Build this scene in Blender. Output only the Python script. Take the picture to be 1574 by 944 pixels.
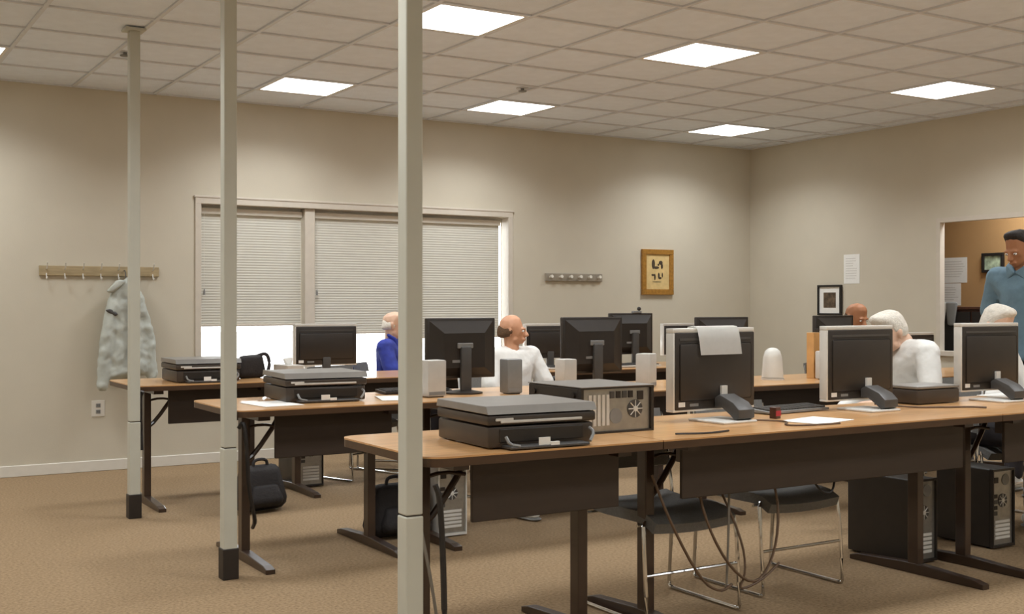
import bpy, bmesh, math, random
from mathutils import Vector, Matrix, Euler
random.seed(7)
for o in list(bpy.data.objects): bpy.data.objects.remove(o)
S = bpy.context.scene
C = S.collection
# ------------------------------------------------------------------ camera
CAM_H, YAW, FPX, HORIZON = 1.287, math.radians(31.42), 1790.0, 468.0
cd = bpy.data.cameras.new('camera'); cam = bpy.data.objects.new('camera', cd); C.objects.link(cam)
cam.location = (0, 0, CAM_H); cam.rotation_euler = (math.pi/2, 0, -YAW)
cd.sensor_fit = 'HORIZONTAL'; cd.sensor_width = 36.0; cd.lens = 36.0*FPX/1574.0
cd.shift_y = (HORIZON-472.0)/1574.0; cd.clip_start = 0.05; cd.clip_end = 200
S.camera = cam
# ------------------------------------------------------------------ world (bright overcast daylight outside)
w = bpy.data.worlds.new('sky'); S.world = w; w.use_nodes = True
wb = w.node_tree.nodes['Background']; wb.inputs[0].default_value = (0.93, 0.97, 1.0, 1); wb.inputs[1].default_value = 7.0
PANEL_STRENGTH, LAMP_WATTS = 3.2, 13.5     # glowing lens, and the downward beam of each troffer
S.view_settings.view_transform = 'Standard'; S.view_settings.look = 'None'
S.view_settings.gamma = 1.0; S.view_settings.use_curve_mapping = False
S.view_settings.exposure = 0.42

# ------------------------------------------------------------------ materials
def srgb(c):
    return tuple(((v/255)/12.92 if v/255 <= .04045 else ((v/255+.055)/1.055)**2.4) for v in c) + (1,)
MATS = {}
def M(name, col, rough=.5, metal=0.0, var=.10, scale=18, bump=0.0, bscale=None, coat=0.0, stretch=None, transl=0.0, alpha=None, spec=.5, detail=4):
    m = bpy.data.materials.new(name); m.use_nodes = True
    nt = m.node_tree; p = nt.nodes['Principled BSDF']
    tc = nt.nodes.new('ShaderNodeTexCoord'); mp = nt.nodes.new('ShaderNodeMapping')
    nt.links.new(tc.outputs['Object'], mp.inputs[0])
    if stretch: mp.inputs['Scale'].default_value = stretch
    nz = nt.nodes.new('ShaderNodeTexNoise'); nz.inputs['Scale'].default_value = scale; nz.inputs['Detail'].default_value = detail
    nt.links.new(mp.outputs[0], nz.inputs['Vector'])
    rp = nt.nodes.new('ShaderNodeValToRGB'); c = srgb(col)
    rp.color_ramp.elements[0].position = .3; rp.color_ramp.elements[1].position = .7
    rp.color_ramp.elements[0].color = tuple(max(0, v*(1-var)) for v in c[:3])+(1,)
    rp.color_ramp.elements[1].color = tuple(min(1, v*(1+var)) for v in c[:3])+(1,)
    nt.links.new(nz.outputs['Fac'], rp.inputs[0]); nt.links.new(rp.outputs[0], p.inputs['Base Color'])
    p.inputs['Roughness'].default_value = rough; p.inputs['Metallic'].default_value = metal
    p.inputs['Coat Weight'].default_value = coat; p.inputs['Specular IOR Level'].default_value = spec
    if bump:
        n2 = nt.nodes.new('ShaderNodeTexNoise'); n2.inputs['Scale'].default_value = bscale or scale; n2.inputs['Detail'].default_value = 3
        nt.links.new(mp.outputs[0], n2.inputs['Vector'])
        b = nt.nodes.new('ShaderNodeBump'); b.inputs['Strength'].default_value = bump; b.inputs['Distance'].default_value = .01
        nt.links.new(n2.outputs['Fac'], b.inputs['Height']); nt.links.new(b.outputs[0], p.inputs['Normal'])
    if transl:
        tr = nt.nodes.new('ShaderNodeBsdfTranslucent'); nt.links.new(rp.outputs[0], tr.inputs[0])
        mx = nt.nodes.new('ShaderNodeMixShader'); mx.inputs[0].default_value = transl
        nt.links.new(p.outputs[0], mx.inputs[1]); nt.links.new(tr.outputs[0], mx.inputs[2])
        nt.links.new(mx.outputs[0], nt.nodes['Material Output'].inputs[0])
    MATS[name] = m; return m
M('wall_paint', (203, 195, 177), .75, var=.025, scale=3, bump=.06, bscale=160)
M('far_wall_paint', (176, 138, 92), .8, var=.05, scale=3, bump=.05, bscale=120)
M('white_trim', (222, 217, 206), .45, var=.02)
M('frame_paint', (205, 196, 182), .5, var=.03)
M('carpet', (164, 139, 108), .95, var=.26, scale=70, bump=.7, bscale=420, spec=.1, detail=8)
M('ceiling_tile', (232, 240, 250), .9, var=.03, scale=9, bump=.35, bscale=90)
M('tee_bar', (214, 217, 222), .5, var=.03)
M('wood_top', (204, 156, 104), .28, var=.16, scale=5, stretch=(.6, 9, 9), coat=.25)
M('wood_edge', (76, 54, 36), .4, var=.12, scale=6, stretch=(.8, 8, 8))
M('brown_metal', (58, 42, 32), .33, var=.08, coat=.3)
M('panel_brown', (54, 42, 33), .55, var=.12, scale=6, stretch=(.5, 5, 5))
M('black_plastic', (44, 38, 33), .42, var=.08)
M('printer_black', (62, 53, 45), .38, var=.06)
M('grey_lid', (128, 124, 118), .4, var=.05)
M('dark_grey', (72, 70, 68), .45, var=.06)
M('mid_grey', (132, 132, 130), .45, var=.05)
M('silver', (222, 220, 214), .35, .25, var=.03)
M('silver_plastic', (212, 209, 202), .4, var=.03)
M('speaker_grey', (196, 193, 186), .5, var=.04)
M('steel', (168, 166, 160), .38, .8, var=.10, scale=30)
M('chrome', (215, 215, 215), .12, 1.0, var=.02)
M('screen', (16, 16, 18), .12, var=.05, coat=.4)
M('post_paint', (194, 193, 180), .42, var=.03, scale=6)
M('boot_black', (40, 33, 28), .5, var=.1)
M('seat_fabric', (112, 110, 106), .85, var=.12, scale=120, bump=.2, bscale=300)
M('cable_black', (34, 30, 28), .5, var=.08)
M('cable_grey', (120, 112, 100), .5, var=.08)
M('cable_brown', (96, 74, 54), .5, var=.08)
M('paper', (236, 235, 230), .8, var=.02, scale=40)
M('ink', (70, 68, 64), .8, var=.1)
M('bag_black', (36, 32, 32), .75, var=.2, scale=30, bump=.3, bscale=80)
M('red_fabric', (170, 40, 50), .7, var=.15)
M('blind_fabric', (214, 211, 200), .85, var=.02, scale=12, transl=.10)
M('glass_dummy', (255, 255, 255), .1)
M('rail_grey', (150, 141, 126), .5, var=.1)
M('rack_wood', (170, 152, 118), .5, var=.15, scale=6, stretch=(1, 8, 8))
M('gold', (176, 128, 58), .35, .4, var=.18, scale=40)
M('art_ground', (214, 186, 128), .8, var=.10, scale=20)
M('art_dark', (70, 56, 40), .8, var=.3, scale=40)
M('frame_black', (34, 31, 30), .4, var=.08)
M('photo_print', (92, 76, 60), .5, var=.6, scale=24)
M('green_print', (170, 186, 160), .4, var=.5, scale=22)
M('coat_fabric', (186, 190, 182), .7, var=.10, scale=14, bump=.35, bscale=16)
M('skin', (214, 160, 126), .55, var=.06, scale=14)
M('skin_pale', (224, 186, 160), .55, var=.06, scale=14)
M('skin_brown', (176, 122, 86), .55, var=.08, scale=14)
M('white_hair', (226, 220, 208), .8, var=.08, scale=60, bump=.4, bscale=90)
M('brown_hair', (96, 70, 46), .8, var=.15, scale=60, bump=.4, bscale=90)
M('dark_hair', (38, 32, 28), .7, var=.15, scale=60, bump=.4, bscale=90)
M('shirt_blue', (44, 58, 150), .8, var=.18, scale=16, bump=.25, bscale=30)
M('shirt_white', (232, 231, 226), .85, var=.03, scale=16, bump=.25, bscale=26)
M('shirt_steel', (112, 142, 160), .85, var=.10, scale=16, bump=.25, bscale=26)
M('shirt_green', (104, 96, 78), .85, var=.10, scale=16, bump=.2, bscale=26)
M('trouser_grey', (120, 116, 110), .85, var=.10, scale=20, bump=.2, bscale=30)
M('trouser_dark', (52, 48, 52), .85, var=.10, scale=20, bump=.2, bscale=30)
M('eye_white', (235, 232, 226), .3, var=.02)
M('eye_dark', (40, 30, 24), .3, var=.02)
M('dark_wood', (74, 42, 28), .4, var=.2, scale=6, stretch=(6, 6, .8))
M('tan_board', (206, 156, 96), .7, var=.1, scale=12)
M('concrete', (176, 172, 164), .9, var=.1, scale=2)
M('lamp_white', (232, 230, 222), .5, var=.02, transl=.15)
def emat(name, col, st):
    m = bpy.data.materials.new(name); m.use_nodes = True; nt = m.node_tree
    nt.nodes.remove(nt.nodes['Principled BSDF']); e = nt.nodes.new('ShaderNodeEmission')
    e.inputs[0].default_value = col; e.inputs[1].default_value = st
    nz = nt.nodes.new('ShaderNodeTexNoise'); nz.inputs['Scale'].default_value = 60
    nt.links.new(e.outputs[0], nt.nodes['Material Output'].inputs[0]); MATS[name] = m
emat('diffuser', (.98, .985, 1.0, 1), PANEL_STRENGTH)
def glassmat():
    m = bpy.data.materials.new('pane_glass'); m.use_nodes = True; nt = m.node_tree
    nt.nodes.remove(nt.nodes['Principled BSDF'])
    t = nt.nodes.new('ShaderNodeBsdfTransparent'); g = nt.nodes.new('ShaderNodeBsdfGlossy'); g.inputs['Roughness'].default_value = .02
    fr = nt.nodes.new('ShaderNodeFresnel'); fr.inputs[0].default_value = 1.45; mx = nt.nodes.new('ShaderNodeMixShader')
    nt.links.new(fr.outputs[0], mx.inputs[0]); nt.links.new(t.outputs[0], mx.inputs[1]); nt.links.new(g.outputs[0], mx.inputs[2])
    nt.links.new(mx.outputs[0], nt.nodes['Material Output'].inputs[0]); MATS['pane_glass'] = m
glassmat()

# ------------------------------------------------------------------ mesh helpers
ICO = {}
for _s in (1, 2):
    _b = bmesh.new(); bmesh.ops.create_icosphere(_b, subdivisions=_s, radius=1); ICO[_s] = [tuple(v.co) for v in _b.verts]; _b.free()
class B:
    def __init__(s): s.bm = bmesh.new()
    def box(s, x0, x1, y0, y1, z0, z1, bev=0, seg=2):
        r = bmesh.ops.create_cube(s.bm, size=1)
        vs = r['verts']
        for v in vs: v.co = Vector(((x0+x1)/2+v.co.x*(x1-x0), (y0+y1)/2+v.co.y*(y1-y0), (z0+z1)/2+v.co.z*(z1-z0)))
        if bev:
            es = list({e for v in vs for e in v.link_edges})
            bmesh.ops.bevel(s.bm, geom=es, offset=bev, segments=seg, affect='EDGES', profile=.5)
        return s
    def prism(s, poly, axis, a, b, bev=0):
        def P(u, v, t): return {'x': (t, u, v), 'y': (u, t, v), 'z': (u, v, t)}[axis]
        A = [s.bm.verts.new(P(u, v, a)) for u, v in poly]; Bv = [s.bm.verts.new(P(u, v, b)) for u, v in poly]
        n = len(poly); fs = [s.bm.faces.new(A), s.bm.faces.new(Bv[::-1])]
        for i in range(n): fs.append(s.bm.faces.new((A[i], Bv[i], Bv[(i+1) % n], A[(i+1) % n])))
        bmesh.ops.recalc_face_normals(s.bm, faces=fs)
        if bev:
            es = list({e for f in fs[:2] for e in f.edges}); bmesh.ops.bevel(s.bm, geom=es, offset=bev, segments=2, affect='EDGES', profile=.5)
        return s
    def cyl(s, p, q, r1, r2=None, n=12):
        p, q = Vector(p), Vector(q); d = q-p
        r = bmesh.ops.create_cone(s.bm, cap_ends=True, segments=n, radius1=r1, radius2=r1 if r2 is None else r2, depth=d.length)
        m = Matrix.Translation((p+q)/2) @ d.to_track_quat('Z', 'Y').to_matrix().to_4x4()
        bmesh.ops.transform(s.bm, matrix=m, verts=r['verts']); return s
    def tube(s, pts, r, n=8, sm=0):
        pts = [Vector(p) for p in pts]
        for _ in range(sm):
            q = [pts[0]]
            for a, b in zip(pts, pts[1:]): q += [a*.75+b*.25, a*.25+b*.75]
            pts = q+[pts[-1]]
        rings = []; up = Vector((0, 0, 1))
        for i, p in enumerate(pts):
            d = (pts[min(i+1, len(pts)-1)]-pts[max(i-1, 0)]).normalized()
            a = d.cross(up)
            if a.length < .05: a = d.cross(Vector((1, 0, 0)))
            a.normalize(); b = d.cross(a)
            if rings and a.dot(pa) < 0: a, b = -a, -b
            pa = a
            rings.append([s.bm.verts.new(p+a*r*math.cos(2*math.pi*k/n)+b*r*math.sin(2*math.pi*k/n)) for k in range(n)])
        for u, v in zip(rings, rings[1:]):
            for k in range(n): s.bm.faces.new((u[k], u[(k+1) % n], v[(k+1) % n], v[k]))
        s.bm.faces.new(rings[0][::-1]); s.bm.faces.new(rings[-1]); bmesh.ops.recalc_face_normals(s.bm, faces=s.bm.faces[:]); return s
    def ball(s, c, r, sub=2):
        if not hasattr(r, '__len__'): r = (r, r, r)
        q = bmesh.ops.create_icosphere(s.bm, subdivisions=sub, radius=1)
        for v in q['verts']: v.co = Vector(c)+Vector((v.co.x*r[0], v.co.y*r[1], v.co.z*r[2]))
        return s
    def hull(s, balls, sub=2):
        t = bmesh.new()
        for c, r in balls:
            if not hasattr(r, '__len__'): r = (r, r, r)
            for u in ICO[sub]: t.verts.new((c[0]+u[0]*r[0], c[1]+u[1]*r[1], c[2]+u[2]*r[2]))
        bmesh.ops.convex_hull(t, input=t.verts[:])
        mp = {}
        for f in t.faces:
            vs = []
            for v in f.verts:
                k = tuple(v.co)
                if k not in mp: mp[k] = s.bm.verts.new(v.co)
                vs.append(mp[k])
            try: s.bm.faces.new(vs)
            except ValueError: pass
        t.free(); bmesh.ops.recalc_face_normals(s.bm, faces=list({f for v in mp.values() for f in v.link_faces})); return s
    def lathe(s, prof, n=20, c=(0, 0, 0)):
        rings = [[s.bm.verts.new((c[0]+r*math.cos(2*math.pi*k/n), c[1]+r*math.sin(2*math.pi*k/n), c[2]+z)) for k in range(n)] for r, z in prof]
        for u, v in zip(rings, rings[1:]):
            for k in range(n): s.bm.faces.new((u[k], u[(k+1) % n], v[(k+1) % n], v[k]))
        s.bm.faces.new(rings[0][::-1]); s.bm.faces.new(rings[-1]); bmesh.ops.recalc_face_normals(s.bm, faces=s.bm.faces[:]); return s
    def mesh(s, name, mat, smooth=False, angle=35):
        me = bpy.data.meshes.new(name); s.bm.to_mesh(me); s.bm.free()
        me.materials.append(MATS[mat])
        if smooth:
            for p in me.polygons: p.use_smooth = True
            me.set_sharp_from_angle(angle=math.radians(angle))
        return me
    def obj(s, name, mat, parent=None, smooth=False, loc=None, rot=None, angle=35, label=None):
        return link(name, s.mesh(name, mat, smooth, angle), parent, loc, rot, label)
    def remesh(s, name, mat, vox, parent=None, smooth=6, label=None, noise=0):
        me = s.mesh(name, mat); o = bpy.data.objects.new(name, me); C.objects.link(o)
        r = o.modifiers.new('r', 'REMESH'); r.mode = 'VOXEL'; r.voxel_size = vox; r.use_smooth_shade = True
        if smooth: k = o.modifiers.new('s', 'SMOOTH'); k.factor = .5; k.iterations = smooth
        if noise:
            t = bpy.data.textures.new('n', 'CLOUDS'); t.noise_scale = .07
            d = o.modifiers.new('d', 'DISPLACE'); d.texture = t; d.strength = noise; d.texture_coords = 'LOCAL'
        dg = bpy.context.evaluated_depsgraph_get(); n = bpy.data.meshes.new_from_object(o.evaluated_get(dg))
        o.modifiers.clear(); o.data = n; bpy.data.meshes.remove(me)
        n.materials.clear(); n.materials.append(MATS[mat])
        for p in n.polygons: p.use_smooth = True
        o.parent = parent
        if label: o['label'] = label
        return o
def link(name, me, parent=None, loc=None, rot=None, label=None):
    o = bpy.data.objects.new(name, me); C.objects.link(o); o.parent = parent
    if loc: o.location = loc
    if rot: o.rotation_euler = rot
    if label: o['label'] = label
    return o
def thing(name, label, cat, loc=(0, 0, 0), rz=0, group=None, rot=None):
    o = bpy.data.objects.new(name, None); C.objects.link(o); o.empty_display_size = .05
    o.location = loc; o.rotation_euler = rot or (0, 0, rz); o['label'] = label; o['category'] = cat
    if group: o['group'] = group
    return o
def tag(o, label, cat, group=None):
    o['label'] = label; o['category'] = cat
    if group: o['group'] = group
    return o
def struct(o): o['kind'] = 'structure'; return o
KIDS = {}
def dup(root, loc, rz, label, group=None, rot=None):
    def cp(o, par):
        c = o.copy(); C.objects.link(c); c.parent = par
        for ch in o.children: cp(ch, c)
        return c
    r = cp(root, None); r.location = loc; r.rotation_euler = rot or (0, 0, rz); r['label'] = label
    if group: r['group'] = group
    return r

# ------------------------------------------------------------------ room shell
XL, XR, YF, YB, ZC = -2.6, 8.70, -2.4, 9.34, 2.952
struct(B().box(XL-.1, XR+2.3, YF-.1, YB+.15, -.12, 0).obj('floor', 'carpet'))
WX0, WX1, WZ0, WZ1 = 2.76, 5.66, .52, 2.10          # window opening
b = B()
b.box(XL-.1, WX0-.02, YB, YB+.145, 0, ZC+.2); b.box(WX1+.02, XR+.12, YB, YB+.145, 0, ZC+.2)
b.box(WX0-.02, WX1+.02, YB, YB+.145, 0, WZ0-.02); b.box(WX0-.02, WX1+.02, YB, YB+.145, WZ1+.02, ZC+.2)
struct(b.obj('wall_back', 'wall_paint'))
OY0, OY1, OZ0, OZ1 = 4.4, 6.90, .86, 2.03              # pass-through opening in the right wall
b = B()
b.box(XR, XR+.05, YF-.1, OY0, 0, ZC+.2); b.box(XR, XR+.05, OY1, YB, 0, ZC+.2)
b.box(XR, XR+.05, OY0, OY1, 0, OZ0); b.box(XR, XR+.05, OY0, OY1, OZ1, ZC+.2)
struct(b.obj('wall_right', 'wall_paint'))
struct(B().box(XL-.1, XL, YF-.1, YB, 0, ZC+.2).obj('wall_left', 'wall_paint'))
struct(B().box(XL, XR, YF-.1, YF, 0, ZC+.2).obj('wall_front', 'wall_paint'))
# room behind the pass-through
b = B(); b.box(9.6, 9.72, 3.4, 8.6, 0, 2.7); b.box(XR+.05, 9.6, 8.48, 8.6, 0, 2.7); b.box(XR+.05, 9.6, 3.4, 3.52, 0, 2.7)
struct(b.obj('wall_far_room', 'far_wall_paint'))
struct(B().box(XR+.05, 9.72, 3.4, 8.6, 2.7, 2.8).obj('ceiling_far_room', 'ceiling_tile'))
t = struct(bpy.data.objects.new('trim_1', None)); C.objects.link(t)
for nm, bb in (('jamb', (XR-.010, XR+.052, OY1-.012, OY1+.03, OZ0+.012, OZ1-.012)), ('jamb', (XR-.010, XR+.052, OY0-.03, OY0+.012, OZ0+.012, OZ1-.012)),
               ('head', (XR-.010, XR+.052, OY0-.03, OY1+.03, OZ1-.012, OZ1+.03)), ('sill', (XR-.03, XR+.07, OY0-.03, OY1+.03, OZ0-.03, OZ0+.012))):
    B().box(*bb).obj(nm, 'frame_paint', t)
for side, bb in (('back', (XL, XR, YB-.014, YB, 0, .085)), ('right', (XR-.014, XR, YF, YB-.014, 0, .085)), ('left', (XL, XL+.014, YF, YB-.014, 0, .085))):
    struct(B().box(*bb, bev=.004, seg=1).obj('baseboard_'+side, 'white_trim'))
# ground outside the window
struct(B().box(-15, 30, YB+.15, 60, -.3, -.15).obj('ground_outside', 'concrete'))
# ceiling: tee-bar grid with separate lay-in tiles
TP, GX, GY = .61, 3.30, 5.98
LIGHTS = [(GX+TP*i, GY+TP*j) for i in (-8, -4, 0, 3, 7) for j in (-12, -8, -4, 0, 4)]
xs = [GX+TP*(k-.5) for k in range(-10, 10)]; ys = [GY+TP*(k-.5) for k in range(-14, 7)]
xs = [x for x in xs if XL < x < XR]; ys = [y for y in ys if YF < y < YB-.05]
b = B()
for x in xs: b.box(x-.012, x+.012, YF, YB, ZC-.006, ZC+.03)
for y in ys: b.box(XL, XR, y-.012, y+.012, ZC-.0055, ZC+.03)
b.box(XL, XR, YB-.022, YB, ZC-.006, ZC+.03); b.box(XR-.022, XR, YF, YB, ZC-.006, ZC+.03)
ceil = struct(b.obj('ceiling', 'tee_bar'))
struct(B().box(XL-.1, XR+.12, YF-.1, YB+.15, ZC+.2, ZC+.3).obj('ceiling_deck', 'concrete'))
def proj(x, y, z):
    dx, dy = math.sin(YAW), math.cos(YAW); t = x*dx+y*dy
    if t < .2: return None
    return 787+FPX*(x*dy-y*dx)/t, HORIZON-FPX*(z-CAM_H)/t
ex = [XL]+xs+[XR]; ey = [YF]+ys+[YB]; full = None; rest = B(); nrest = 0
for i in range(len(ex)-1):
    for j in range(len(ey)-1):
        x0, x1, y0, y1 = ex[i], ex[i+1], ey[j], ey[j+1]; cx, cy = (x0+x1)/2, (y0+y1)/2
        if any(abs(cx-a) < .1 and abs(cy-c) < .1 for a, c in LIGHTS): continue
        pp = [proj(x, y, ZC) for x in (x0, x1) for y in (y0, y1)]
        vis = any(p and -30 < p[0] < 1604 and -30 < p[1] < 974 for p in pp)
        if not vis: rest.box(x0+.006, x1-.006, y0+.006, y1-.006, ZC+.006, ZC+.02); continue
        if abs(x1-x0-TP) < .01 and abs(y1-y0-TP) < .01:
            if full is None: full = B().box(-.296, .296, -.296, .296, .004, .02, bev=.004, seg=1).mesh('ceiling_tile', 'ceiling_tile')
            link('ceiling_tile', full, ceil, (cx, cy, ZC+random.uniform(0, .003)))
        else:
            B().box(x0-cx+.008, x1-cx-.008, y0-cy+.008, y1-cy-.008, .004, .02).obj('ceiling_tile', 'ceiling_tile', ceil, loc=(cx, cy, ZC))
o = rest.obj('ceiling_tile', 'ceiling_tile', ceil); o['kind'] = 'stuff'

# ------------------------------------------------------------------ ceiling lights
def make_light():
    t = thing('ceiling_light', '', 'ceiling light')
    b = B()
    for bb in ((-.297, .297, -.297, -.272), (-.297, .297, .272, .297), (-.297, -.272, -.272, .272), (.272, .297, -.272, .272)): b.box(*bb, .0, .07)
    b.obj('frame', 'white_trim', t)
    B().box(-.272, .272, -.272, .272, .012, .02).obj('diffuser', 'diffuser', t)
    ld = bpy.data.lights.new('troffer_beam', 'AREA'); ld.shape = 'SQUARE'; ld.size = .54; ld.energy = LAMP_WATTS; ld.spread = math.radians(138); ld.color = (.94, .975, 1.0)
    lo = bpy.data.objects.new('troffer_beam', ld); C.objects.link(lo); lo.parent = t; lo.location = (0, 0, .010)
    B().box(-.297, .297, -.297, .297, .07, .085).obj('housing', 'white_trim', t)
    return t
LL = {(-4, 4): 'lit square ceiling panel cut by the left edge of the picture',
      (0, 4): 'lit square ceiling panel above the left part of the window, left of the nearest post',
      (3, 4): 'lit square ceiling panel near the back wall, just right of the nearest post top',
      (7, 4): 'smallest lit ceiling panel, right by the corner of back and right walls',
      (0, 0): 'largest lit ceiling panel, partly hidden by the top of the nearest post',
      (3, 0): 'lit ceiling panel of the nearer row, midway between the largest and the rightmost',
      (7, 0): 'rightmost lit ceiling panel, close to the right wall'}
lp = None
for i in (-8, -4, 0, 3, 7):
    for j in (-12, -8, -4, 0, 4):
        lab = LL.get((i, j), 'unseen square ceiling panel added to light the room'); loc = (GX+TP*i, GY+TP*j, ZC-.004)  # panels without their own label are out of view, added only to light the room
        if lp is None: lp = make_light(); lp.location = loc; lp['label'] = lab; lp['group'] = 'ceiling light panels'
        else: dup(lp, loc, 0, lab, 'ceiling light panels')
dup(lp, (9.15, 6.35, 2.685), 0, 'unseen ceiling panel added to brighten the room through the wall opening', 'ceiling light panels')  # added lamp, hidden above the opening, brightens the dark far room
for (x, y), lab in (((1.83, 7.9), 'small grey sprinkler rose on the ceiling tile left of the far post'), ((4.75, 7.62), 'small grey sprinkler rose on the ceiling above the window, right of the nearest post')):
    t = thing('sprinkler', lab, 'sprinkler', (x, y, ZC-.03), group='ceiling sprinklers')
    B().lathe([(.008, 0), (.03, .004), (.034, .012), (.012, .016), (.012, .03)], 16).obj('rose', 'mid_grey', t, True)
    B().lathe([(.05, .028), (.05, .034)], 18).obj('escutcheon', 'tee_bar', t)

# ------------------------------------------------------------------ window and blinds
win = struct(bpy.data.objects.new('window_1', None)); C.objects.link(win)
for nm, bb in (('casing', (WX0-.05, WX0, YB-.015, YB+.15, WZ0-.03, WZ1+.05)), ('casing', (WX1, WX1+.05, YB-.015, YB+.15, WZ0-.03, WZ1+.05)),
               ('head_casing', (WX0-.05, WX1+.05, YB-.016, YB+.15, WZ1, WZ1+.055)), ('window_sill', (WX0-.07, WX1+.07, YB-.05, YB+.15, WZ0-.035, WZ0))):
    B().box(*bb, bev=.004, seg=1).obj(nm, 'frame_paint', win)
B().box(WX0-.06, WX1+.06, YB-.022, YB, WZ1+.05, WZ1+.068, bev=.003, seg=1).obj('drip_cap', 'frame_paint', win)
PW = (WX1-WX0)/3
mull = [WX0, 3.70, 4.68, WX1]
for x in mull[1:3]: B().box(x-.045, x+.045, YB+.012, YB+.15, WZ0, WZ1, bev=.004, seg=1).obj('mullion', 'frame_paint', win)
bl = ['left window blind, its bottom hanging level with the top of the left monitor', 'middle window blind between the two slim posts and nearest post', 'right window blind with a bright strip of daylight down its right edge']
for k in range(3):
    x0, x1 = mull[k]+(.045 if k else .0), mull[k+1]-(.045 if k < 2 else .0)
    s = B()
    for bb in ((x0, x1, WZ0, WZ0+.04), (x0, x1, WZ1-.04, WZ1), (x0, x0+.035, WZ0+.04, WZ1-.04), (x1-(.035 if k < 2 else .006), x1, WZ0+.04, WZ1-.04)): s.box(bb[0], bb[1], YB+.115, YB+.14, bb[2], bb[3])
    sf = s.obj('sash', 'white_trim', win)
    B().box(x0+.03, x1-.03, YB+.125, YB+.129, WZ0+.035, WZ1-.035).obj('pane', 'pane_glass', sf)
    # pleated shade
    bx0, bx1 = x0+.012, x1-(.05 if k == 2 else .012); zb = (1.105, 1.03, .98)[k]; zt = WZ1-.075
    t = thing('window_blind', 'grey pleated '+bl[k], 'blind', ((bx0+bx1)/2, YB+.082, zb), group='pleated window blinds')
    hw = (bx1-bx0)/2; h = zt-zb; n = int(h/.022); bm = B()
    B().box(-hw-.004, hw+.004, -.028, .028, h, h+.05, bev=.005).obj('head_rail', 'white_trim', t)
    B().box(-hw, hw, -.016, .016, 0, .02, bev=.004).obj('bottom_rail', 'frame_paint', t)
    prev = None; vs = []
    for i in range(2*n+1):
        z = .02+(h-.02)*i/(2*n); y = -.0045 if i % 2 else -.002
        row = [bm.bm.verts.new((xx, y+dy, z)) for dy in (0,) for xx in (-hw, hw)]
        rb = [bm.bm.verts.new((xx, -y+.004, z)) for xx in (hw, -hw)]
        r4 = row+rb
        if prev:
            for q in range(4): bm.bm.faces.new((prev[q], prev[(q+1) % 4], r4[(q+1) % 4], r4[q]))
        prev = r4
    bmesh.ops.recalc_face_normals(bm.bm, faces=bm.bm.faces[:])
    bm.obj('pleated_fabric', 'blind_fabric', t)
    if k < 2:
        cx = -hw+.03 if k == 0 else -hw+.02
        cdz = h-.62
        B().tube([(cx, -.034, h+.01), (cx, -.034, cdz)], .0018, 5).obj('pull_cord', 'white_trim', t)
        B().lathe([(.003, .05), (.008, .03), (.009, .0)], 10, (cx, -.034, cdz-.04)).obj('cord_tassel', 'mid_grey', t)

# ------------------------------------------------------------------ posts
for k, (x, y, lab) in enumerate(((1.715, 7.18, 'slim cream square post at the end of the farthest desk row, before the grey jacket'),
                          (1.715, 5.36, 'middle cream square post with black boot at the end of the second desk row'),
                          (1.70, 3.42, 'nearest and widest cream square post, rising from ceiling past the front desk'))):
    t = thing('utility_post', lab, 'post', (x, y, 0), group='cream utility posts'); h = .031; zj = (.58, .615, .60)[k]
    B().box(-h, h, -h, h, zj+.002, ZC-.02, bev=.005).obj('upper_shaft', 'post_paint', t)
    B().box(-h-.0015, h+.0015, -h-.0015, h+.0015, .13, zj-.002, bev=.005).obj('lower_shaft', 'post_paint', t)
    B().box(-h+.004, h-.004, -h+.004, h-.004, zj-.006, zj+.006).obj('joint', 'boot_black', t)
    B().box(-h-.007, h+.007, -h-.007, h+.007, 0, .145, bev=.004).obj('boot', 'boot_black', t)
    B().box(-.06, .06, -.06, .06, ZC-.02, ZC-.005, bev=.003).obj('ceiling_flange', 'post_paint', t)

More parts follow.
